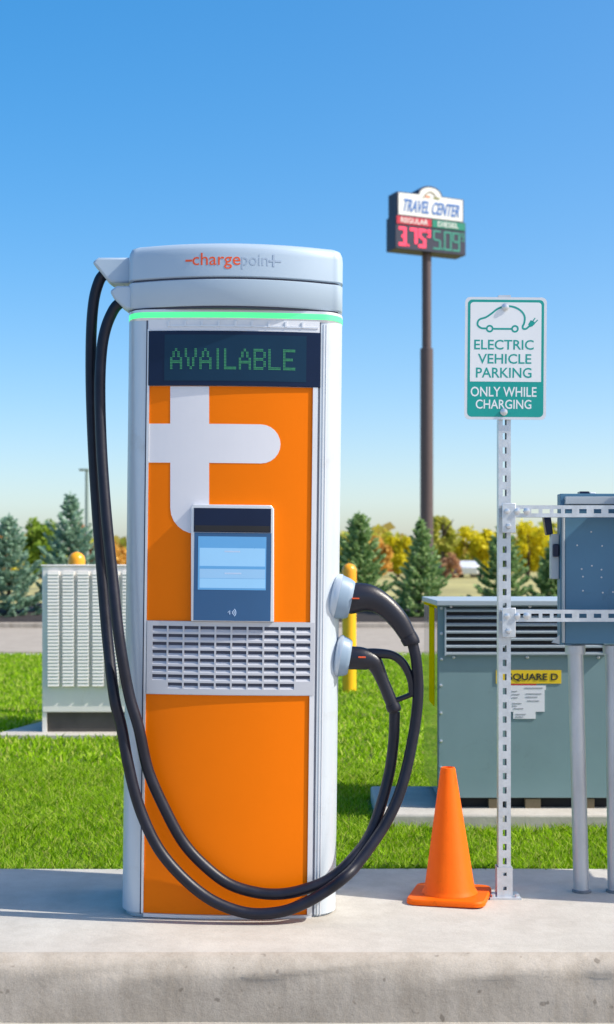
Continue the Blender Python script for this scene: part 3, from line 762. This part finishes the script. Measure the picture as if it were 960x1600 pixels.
strut(799, 'upper galvanised strut channel crossing the top of the grey enclosure', EYE-(799-HY)*4.75/F)
strut(962, 'lower galvanised strut channel in front of the transformer louvres', EYE-(962-HY)*4.75/F)

# grey enclosure mounted behind the struts
de = 4.795+.02; k = de/F
ex = W(874, 0, de).x; z = lambda y: EYE-(y-HY)*k; X = lambda x: (x-874)*k
root = empty('electrical_enclosure', (ex, de, 0)); tag(root, 'slate grey electrical enclosure with side switch mounted on strut channels', 'electrical box')
EW = 1.15; ED = .17
b = MB(); b.box(X(883), EW, 0, .058, z(1006), z(789), M['panelgrey']); b.box(X(902), EW-.03, .0585, ED, z(1002), z(776), M['panelgrey']); b.build('box', root, bevel=.003)
b = MB(); b.prism([(X(877), z(771)), (EW+.01, z(771)), (EW+.01, z(788.8)), (X(882.8), z(788.8)), (X(882.8), z(1008)), (X(877), z(1008))], .012, .075, M['panelgrey'])
b.prism([(X(883.2), z(776)), (EW+.006, z(776)), (EW+.006, z(788)), (X(883.2), z(788))], -.006, .011, M['panellight']); 
b.box(X(878.5), X(882.5), -.008, .010, z(1004), z(792), M['panellight']); b.build('flange', root, bevel=.002)
b = MB(); b.box(X(911), X(926), .05, .1, z(771), z(766.5), M['black']); b.box(X(927), X(936), .05, .1, z(771), z(768), M['paper']); b.build('conduit_plug', root, bevel=.002)
b = MB(); b.box(X(864), X(876.6), .03, .07, z(905), z(834), M['panellight']); b.box(X(866), X(875), .015, .029, z(870), z(850), M['black']); sw = b.build('switch_box', root, bevel=.003)
b = MB(); b.prism([(X(853), z(806)), (X(864), z(803)), (X(868), z(834)), (X(858), z(836))], .04, .08, M['black']); b.build('switch_handle', root, bevel=.003)
b = MB(); b.prism([(X(862), z(1004)), (X(874), z(992)), (X(874), z(1006))], -.005, .0, M['panellight']); b.build('corner_tab', root)
for (x, y) in ((902, 852), (941, 853), (909, 889), (940, 890), (911, 901), (940, 902), (925, 884), (911, 923), (942, 926), (958, 925), (924, 831)):
    b = MB(); b.lathe([(.0032, 0), (.0032, -.0012), (.0015, -.0018)], M['pipe'], 8, (X(x), -.0003, z(y)), 'y'); b.build('screw', root)
# conduits under it
def conduit(xt, xb, label):
    dd = 4.87; kk = dd/F
    a = W(xt, 1008, dd); bb = W(xb, 1394, dd)
    root = empty('conduit_pipe', (bb.x, dd, 0)); tag(root, label, 'pipe', 'galvanised conduits under the enclosure')
    b = MB(); b.tube([(0, 0, -.02), ((a.x-bb.x)*.5, 0, a.z*.5), (a.x-bb.x, 0, a.z)], .0275, M['pipe'], 24); b.build('pipe', root)
    b = MB(); b.lathe([(.034, -.005), (.034, .006), (.028, .010)], M['galv_dark'], 20); b.build('floor_collar', root)
    b = MB(); b.lathe([(.036, -.03), (.036, 0.001), (.03, .002)], M['pipe'], 20, (a.x-bb.x, 0, a.z-.001)); b.build('coupling', root)
conduit(899, 909, 'leaning galvanised conduit pipe under the enclosure')
conduit(958, 962, 'galvanised conduit pipe cut by the right edge of the photo')
# unseen second enclosure on the struts, placed to shade the pad, not the cone
root = empty('electrical_enclosure', (1.98, 4.50, 0)); tag(root, 'unseen grey enclosure on two conduits beyond the right edge, placed to shade the pad', 'electrical box')
b = MB(); b.box(0, .8, 0, .235, .35, 1.25, M['panelgrey']); b.build('box', root, bevel=.004)
b = MB(); b.box(.03, .77, -.016, -.001, .38, 1.22, M['panelgrey']); b.build('door', root, bevel=.003)
for xx in (.12, .68):
    b = MB(); b.tube([(xx, .12, -.02), (xx, .12, .349)], .03, M['pipe'], 20); b.build('conduit', root)

root = empty('electrical_enclosure', (1.32, 4.655, 1.05)); tag(root, 'unseen shallow grey panel beyond the right edge, added to shade the pad', 'electrical box')  # thin unseen panel, added so its shade falls on the pad behind the cone
b = MB(); b.box(0, .85, 0, .095, 0, .6, M['panelgrey']); b.build('box', root, bevel=.004)
b = MB(); b.box(.03, .82, -.014, -.001, .03, .57, M['panelgrey']); b.build('door', root, bevel=.003)

# ------------------------------------------------------------------ traffic cone
dc = 4.775
root = empty('traffic_cone', (W(703, 0, dc).x, dc, 0), (0, R(-.8), R(-14))); tag(root, 'orange traffic cone standing on the pad beside the sign post', 'traffic cone')
b = MB(); base = rrect(-.135, .135, -.135, .135, .04, 5)
b.loft([[(x*s, y*s, z) for x, y in base] for s, z in ((1, .004), (1.0, .016), (.97, .022))], M['cone'])
for (fx, fy) in ((-.10, -.10), (.10, -.10), (.10, .10), (-.10, .10)): b.box(fx-.018, fx+.018, fy-.018, fy+.018, 0.0, .0035, M['black'])
b.build('base', root)
b = MB(); hc = EYE-(1199-HY)*dc/F
b.lathe([(.098, .0225), (.094, .030), (.087, .040), (.0262, hc-.006), (.024, hc), (.019, hc+.001), (.017, hc-.03)], M['cone'], 40); b.build('cone_body', root)

# ------------------------------------------------------------------ charging station
D0 = 4.5; KX = D0/F; TL = 0.0115
CX = (358-480)*KX
root = empty('charging_station', (CX, D0, 0), (0, math.atan(TL), 0)); tag(root, 'tall silver and orange electric car charging station with two black cables', 'charging station')
def L(x, y):
    v = (1437-y)*KX; return ((x-358)*KX-v*TL, v)
def Lw(x, y, off):                                       # photo pixel at D0+off -> station coordinates
    d = D0+off; p = W(x, y, d); X = p.x-CX; Z = p.z
    return ((X-Z*TL), off, Z+X*TL)
def U(x, y): return L(x, y)[0]
def V(y): return (1437-y)*KX
RB = 2.0
HWB = .3590
def yb(u):
    u = abs(u)
    if u <= .286: return u*u/(2*RB)
    t = min(1, (u-.286)/(HWB-.286)); y0 = .286**2/(2*RB)
    return y0+.095*(1-math.sqrt(max(0, 1-t*t)))
def outline(hw, front, back, cr=.045, nf=48):
    pts = []
    us = [-hw+2*hw*i/nf for i in range(nf+1)]
    us = [hw*math.sin(math.pi/2*(u/hw)) for u in us]
    for u in us: pts.append((u, front(u)))
    for cx, a0 in ((hw-cr, 0), (-(hw-cr), 90)):
        for q in range(7):
            a = R(a0+90*q/6); pts.append((cx+cr*math.cos(a), back-cr+cr*math.sin(a)))
    return [(x-.006, y) for x, y in pts]
BACK = .43
body_o = outline(HWB, yb, BACK)
b = MB()
def ring(o, z, s=0.0, c=(0, .2)):
    return [((x-c[0])*(1-s/.35)+c[0], (y-c[1])*(1-s/.22)+c[1], z) for x, y in o]
zt_ = V(497)
b.loft([ring(body_o, -.012, .012), ring(body_o, .010, .010), ring(body_o, .012, 0), ring(body_o, zt_, 0)], M['silver'])
body = b.build('body', root)
def bmap(v): return Vector((v.x, yb(v.x+.006)+v.y, v.z))      # y<0 is proud of the curved front
def BM(): q = MB(); q.map = bmap; q.cut = .025; return q
def slab(b, x0, x1, y0, y1, w0, w1, m):                  # photo-pixel rectangle on the front, w0..w1 proud (metres)
    ym = (y0+y1)/2
    b.box(U(x0, ym), U(x1, ym), -w1, -w0, V(y1), V(y0), m)
# vertical trims and seams (in station space they are vertical)
def vtrim(name, u0, u1, y0, y1, w, m):
    b = BM(); b.box(u0, u1, -w, .001, V(y1), V(y0), m); return b.build(name, body)
uL = U(231, 520); uR = U(500, 520)
vtrim('trim', uL-.002, uL+.0055, 516, 1431, .006, M['trim'])
vtrim('seam', uL-.0065, uL-.0021, 500, 1433, .0012, M['seam'])
vtrim('trim', uR-.020, uR-.004, 604, 1431, .0068, M['trim'])
vtrim('seam', uR+.0005, uR+.0035, 500, 1433, .0012, M['seam'])
vtrim('seam', uR-.0025, uR-.0005, 604, 1433, .0012, M['seam'])
for uu in (uR+.013, uR+.022): vtrim('groove', uu, uu+.0025, 505, 1433, .0015, M['trim'])
b = BM(); b.box(uL+.0060, uR-.0045, -.0068, .001, V(1437), V(1431.5), M['trim']); b.build('base_rail', body)
b = BM(); b.box(-.32, .32, -.0016, .001, V(1441), V(1438.3), M['seam']); b.build('base_seam', body)
# front panels
pL, pR = uL+.0060, uR-.0202
b = BM(); b.box(pL, pR, -.0012, .001, V(972.5), V(605), M['orange']); up = b.build('upper_panel', root)
tag(up, 'orange upper panel with pale plug graphic')
def Lp(pts): return [L(x, y) for x, y in pts]
arc1 = [(408+30.5*math.cos(R(a)), 694.5-30.5*math.sin(R(a))) for a in range(90, -91, -15)]
arc2 = [(306+40*math.cos(R(a)), 796-40*math.sin(R(a))) for a in range(270, 179, -15)]
arc2 = [(306, 836)]+[(306-40*math.sin(R(t)), 796+40*math.cos(R(t))) for t in range(15, 91, 15)]
poly = [(pL, V(664)), L(266, 664), L(266, 605.5), L(327, 605.5), L(327, 664)]+Lp(arc1)+[L(327, 725), L(327, 836)]+Lp(arc2)+[L(266, 725), (pL, V(725))]
b = BM(); b.prism(poly[::-1], -.0022, -.0012, M['white_graphic']); b.build('plug_graphic', up, smooth=0)
b = BM(); b.box(pL, pR, -.0012, .001, V(1431), V(1088), M['orange']); b.build('lower_panel', root)
# display
b = BM(); b.box(U(231.5, 560), U(501.5, 560), -.0085, .001, V(604.5), V(519), M['black']); disp = b.build('display', root, bevel=.0015)
b = BM(); slab(b, 257, 479, 525, 597, .0085, .0093, M['display']); b.build('display_glass', disp)
FONT = {'A': ['00100', '01010', '01010', '10001', '11111', '10001', '10001'], 'V': ['10001', '10001', '10001', '01010', '01010', '01010', '00100'],
        'I': ['010', '010', '010', '010', '010', '010', '010'], 'L': ['10000', '10000', '10000', '10000', '10000', '10000', '11111'],
        'B': ['11110', '10001', '10001', '11110', '10001', '10001', '11110'], 'E': ['11111', '10000', '10000', '11110', '10000', '10000', '11111']}
cols = []
for ch in 'AVAILABLE':
    g = FONT[ch]
    for c in range(len(g[0])): cols.append([g[r_][c] == '1' for r_ in range(7)])
    cols.append([False]*7)
cols.pop()
b = BM(); x0, x1, y0, y1 = 266, 462, 546.5, 579.5; pw = (x1-x0)/len(cols); ph = (y1-y0)/7
for i, c in enumerate(cols):
    for r_ in range(7):
        if c[r_]:
            for (ax, ay) in ((.04, .06), (.54, .06), (.04, .56), (.54, .56)):
                xx = x0+(i+ax)*pw; yy = y0+(r_+ay)*ph
                slab(b, xx, xx+pw*.34, yy, yy+ph*.32, .0093, .0099, M['led'])
b.build('display_text', disp, smooth=0)
# lens strip between light ring and display
b = BM(); b.box(U(231.5, 510), U(500, 510), -.004, .001, V(518.6), V(501), M['lens'])
for i in range(9):
    xx = 262+i*26.2; slab(b, xx, xx+3, 503, 512, .004, .0075, M['trim'])
    slab(b, xx+3, xx+26.2, 510, 512.5, .004, .0065, M['trim'])
b.build('lens_strip', root)
# terminal
b = BM(); b.prism([L(x, y) for x, y in ((299.5, 972), (428.5, 972), (428.5, 796), (424, 790.5), (303, 790.5), (299.5, 794))][::-1], -.024, -.0012, M['trim']); term = b.build('payment_terminal', root, bevel=.002)
b = BM(); slab(b, 304, 424, 834, 971, .024, .0252, M['term']); b.build('terminal_glass', term)
b = BM(); slab(b, 304, 424, 796, 833.5, .024, .0262, M['black']); slab(b, 306, 422, 823, 832, .0262, .0268, M['dark']); b.build('visor', term)
b = BM(); slab(b, 310.5, 416.5, 840, 923, .0252, .0258, M['screen_a'])
slab(b, 313, 415, 858, 890, .0258, .0262, M['screen_b']); slab(b, 313, 415, 890.5, 905, .0258, .0262, M['screen_c']); slab(b, 313, 415, 905.5, 920, .0258, .0262, M['screen_b'])
for (xa, xb_, ya) in ((352, 376, 862), (352, 378, 896)): slab(b, xa, xb_, ya, ya+2.4, .0262, .0265, M['icon'])
slab(b, 313, 415, 886, 890, .0262, .0264, M['screen_a'])
b.build('screen', term, smooth=0)
b = BM()
for rr in (2.5, 5, 7.5):
    pts = [L(362+rr*math.cos(R(a)), 958-rr*math.sin(R(a))) for a in range(-48, 49, 16)]
    b.ribbon(pts, .0026, -.0262, -.0252, M['icon'])
b.prism(rrect(*[L(372, 0)[0]-L(358, 0)[0]+U(358, 958)-.004, U(372, 958)+.018, V(961), V(954)], .003), -.0262, -.0252, M['icon']) if False else None
b.ribbon([L(357, 958), L(360, 955), L(360, 961)], .0026, -.0262, -.0252, M['icon'])
b.build('contactless_symbol', term, smooth=0)
# grille
b = BM()
gx0, gx1, gy0, gy1 = 229, 491.5, 973, 1087
nx, nz = 10, 8
xs = [U(gx0, 1030)]; 
for i in range(nx):
    a = 238+i*25; xs += [U(a, 1030), U(a+22.2, 1030)]
xs.append(U(gx1, 1030))
zs = [V(gy1)]
for j in range(nz):
    y = 1078-j*12.65; zs += [V(y), V(y-9.2)]
zs.append(V(gy0))
def gh(i, q):
    if i % 2 == 0 or q % 2 == 0: return False
    if q == 1 and (i == 1 or i == 19): return False
    return True
b.cells(xs, zs, gh, -.0085, .012, M['grille'])
grille = b.build('grille', root, smooth=0)
b = BM(); b.box(xs[0]+.004, xs[-1]-.004, -.0012, -.0004, V(1085), V(975), M['seam']); b.build('grille_backing', grille)
# slots are closed by slanted fins
b = BM()
for j in range(nz):
    y = 1078-j*12.65
    xa, xb_ = (xs[1], xs[-2]) if j else (xs[3], xs[-4])
    b.add([(xa, -.0080, V(y)), (xb_, -.0080, V(y)), (xb_, -.0016, V(y-4.2)), (xa, -.0016, V(y-4.2))], [[0, 1, 2, 3]], M['grille'])
b.build('grille_fins', grille, smooth=0)

# cap and light ring
RC = 0.70
HWC = .3580
def yc(u, hw=HWC, push=.040):
    u = abs(u); uc = hw-.028
    if u <= uc: return u*u/(2*RC)-push
    t = min(1, (u-uc)/(hw-uc)); return uc*uc/(2*RC)-push+.045*(1-math.sqrt(max(0, 1-t*t)))
cap_o = outline(HWC, yc, BACK+.01)
ring_o = outline(HWB+.001, lambda u: yb(min(abs(u), HWB))-.006, BACK)
gap_o = outline(HWC-.012, lambda u: yc(u, HWC-.012, .030), BACK-.01)
b = MB(); b.loft([ring(cap_o, V(437.5), .004), ring(cap_o, V(436), 0), ring(cap_o, V(402), 0), ring(cap_o, V(394), .002), ring(cap_o, V(387), .008), ring(cap_o, V(383.5), .022), ring(cap_o, V(381), .06), ring(cap_o, V(379), .14)], M['cap']); cap = b.build('cap', root, smooth=50)
b = MB(); b.loft([ring(gap_o, V(441)), ring(gap_o, V(437.4))], M['seam']); b.build('cap_gap', root)
b = MB(); b.loft([ring(cap_o, V(482), .003), ring(cap_o, V(480), 0), ring(cap_o, V(442), 0), ring(cap_o, V(440.5), .004)], M['cap']); b.build('cap_band', root, smooth=50)
b = MB(); b.loft([ring(gap_o, V(485.5)), ring(gap_o, V(481.9))], M['seam']); b.build('cap_gap', root)
b = MB(); b.loft([ring(ring_o, V(489.5)), ring(ring_o, V(485.3))], M['trim']); b.build('ring_trim', root)
b = MB(); b.loft([ring(ring_o, V(498)), ring(ring_o, V(489.6))], M['green_light']); lt = b.build('status_light', root); tag(lt, 'glowing green status light ring')
b = MB(); b.loft([ring(ring_o, V(502), .004), ring(ring_o, V(498.1), .001)], M['trim']); b.build('ring_trim', root)
def cmap(v): return Vector((v.x, yc(v.x+.006)+v.y, v.z))
b = MB(); b.map = cmap; b.cut = .03
b.text('charge', U(302, 412), U(377, 412), V(425.5), V(400.5), -.0007, .0003, M['logo_orange'], .004)
b.box(U(291, 412), U(301.5, 412), -.0012, .0003, V(413.5), V(410.5), M['logo_orange'])
b.text('poin', U(378.5, 412), U(420, 412), V(425.5), V(402), -.0007, .0003, M['logo_grey'], .004)
b.box(U(427, 412), U(430, 412), -.0012, .0003, V(420), V(401.5), M['logo_grey']); b.box(U(421.5, 412), U(426.8, 412), -.0012, .0003, V(413), V(410), M['logo_grey']); b.box(U(430.2, 412), U(440, 412), -.0012, .0003, V(413), V(410), M['logo_grey'])
b.build('lettering', cap, smooth=0)

# cable arms
def arm(pts, y0, y1):
    b = MB(); P = [Lw(x, y, (y0+y1)/2) for x, y in pts]
    b.prism([(p[0], p[2]) for p in P], y0, y1, M['cap']); return b.build('cable_arm', root, bevel=.008)
arm([(147, 414), (157, 406.5), (212, 406.5), (212, 446), (176, 446), (168, 439), (156, 424)], .10, .19)
arm([(174, 458), (185, 450), (212, 450), (212, 487), (200, 487), (192, 481), (180, 469)], .05, .13)

# cables (photo positions with a distance of their own), then plugs and holsters
def cable(pts, r=.0185):
    c = catmull([Lw(x, y, o) for x, y, o in pts], 9)
    b = MB(); b.tube(c, r, M['rubber'], 14); return b.build('cable', root, smooth=60)
cable([(163, 428, .145), (155, 440, .145), (147, 470, .145), (143, 520, .14), (142.5, 600, .13), (146, 700, .11), (152, 800, .09), (160, 900, .06), (168.5, 1000, .02), (179, 1090, -.03), (190, 1135, -.03), (201, 1196, -.045), (217, 1258, -.05),
       (240, 1312, -.055), (267, 1351, -.06), (306, 1389, -.065), (344, 1413, -.07), (390, 1427, -.07), (437, 1425, -.07), (475, 1412, -.065), (510, 1392, -.055), (537, 1372, -.06), (560, 1348, -.02), (602, 1288, .03), (628, 1229, .06), (646, 1150, .08), (653.5, 1085, .085), (651, 1035, .08), (645, 1005, .08)])
cable([(189, 472, .09), (178, 484, .09), (166, 512, .09), (159, 550, .085), (156.5, 610, .07), (159, 700, .05), (166, 800, .02), (176, 900, -.01), (187, 1000, -.045), (202, 1085, -.045), (217, 1137, -.045), (232, 1204, -.038), (259, 1266, -.034), (286, 1315, -.032),
       (317, 1350, -.032), (356, 1380, -.032), (398, 1394, -.032), (437, 1397, -.032), (475, 1390, -.03), (514, 1374, -.015), (548, 1345, .0), (581, 1299, .05), (606, 1219, .09), (615, 1160, .10), (617, 1112, .10)])
def stub(cx, cy, hw, rz, ry, off, tiltdeg, m, m2):
    b = MB(); c = Vector(Lw(cx, cy, off)); T = Matrix.Rotation(R(tiltdeg), 4, 'Y')
    rings = []
    for (x, s) in ((-hw*1.2, .55), (-hw, .86), (-hw*.75, .97), (-hw*.35, 1.0), (hw*.5, .88), (hw*.92, .80), (hw, .76)):
        rings.append([tuple(T @ Vector((x, ry*s*math.cos(a), rz*s*math.sin(a)))+c) for a in [2*math.pi*i/28 for i in range(28)]])
    b.loft(rings[:4], m); hol = b.build('holster', root, smooth=40)
    b = MB(); b.loft([[tuple((Vector(q)-c)*.96+c) for q in rings[3]]]+rings[4:], m2); b.build('holster_cup', hol, smooth=40)
    return hol
stub(534, 934, .034, .078, .056, .075, 12, M['silver'], M['cupgrey'])
stub(536, 1026, .024, .072, .052, .085, 9, M['silver'], M['cupgrey'])
px = KX
def gun(pts, off, flat=.8):
    c = [Lw(x, y, off) for x, y, r_ in pts]; rr = [r_*px for *_, r_ in pts]
    A = catmull([(*p, q) for p, q in zip(c, rr)], 6)
    return [tuple(a[:3]) for a in A], [a[3] for a in A]
b = MB(); P, Q = gun([(539, 936, 22), (548, 935, 25), (575, 934, 22), (600, 946, 18), (622, 968, 16), (637, 992, 13.5), (641, 998, 12.5)], .075); b.tube(P, Q, M['plug'], 18, .75)
plug = b.build('plug', root, smooth=60)
b = MB(); P, Q = gun([(638, 994, 14), (643.5, 1004, 13.5), (644.5, 1007, 11)], .077); b.tube(P, Q, M['rubber'], 16); b.build('cable_collar', plug)
b = MB(); P, Q = gun([(541, 1028, 17), (548, 1028, 18.5), (566, 1029, 18), (582, 1034, 15), (590, 1045, 12), (599, 1066, 10), (609, 1090, 10), (615, 1106, 10)], .09); b.tube(P, Q, M['plug'], 16, .8)
P, Q = gun([(572, 1021, 8), (590, 1021, 8), (612, 1023.5, 7), (627, 1033, 6.8), (637, 1048, 6.5), (643, 1066, 6), (644, 1086, 5.5)], .09); b.tube(P, Q, M['plug'], 12)
P, Q = gun([(612, 1097, 5), (628, 1091, 4.2), (645, 1084, 4.5)], .09); b.tube(P, Q, M['plug'], 10)
plug = b.build('plug', root, smooth=60); tag(plug, 'black plug with looped trigger handle')
b = MB(); P, Q = gun([(612.5, 1099, 11), (616, 1108, 11.5), (617, 1112, 9.5)], .093); b.tube(P, Q, M['rubber'], 16); b.build('cable_collar', plug)
for (x, y, o_) in ((556, 935, .032), (566, 1027, .043)):
    b = MB(); p = Lw(x, y, o_); b.box(p[0]-.012, p[0]+.012, p[1]-.006, p[1]+.01, p[2]-.002, p[2]+.002, M['logo_orange']); b.build('plug_mark', plug)
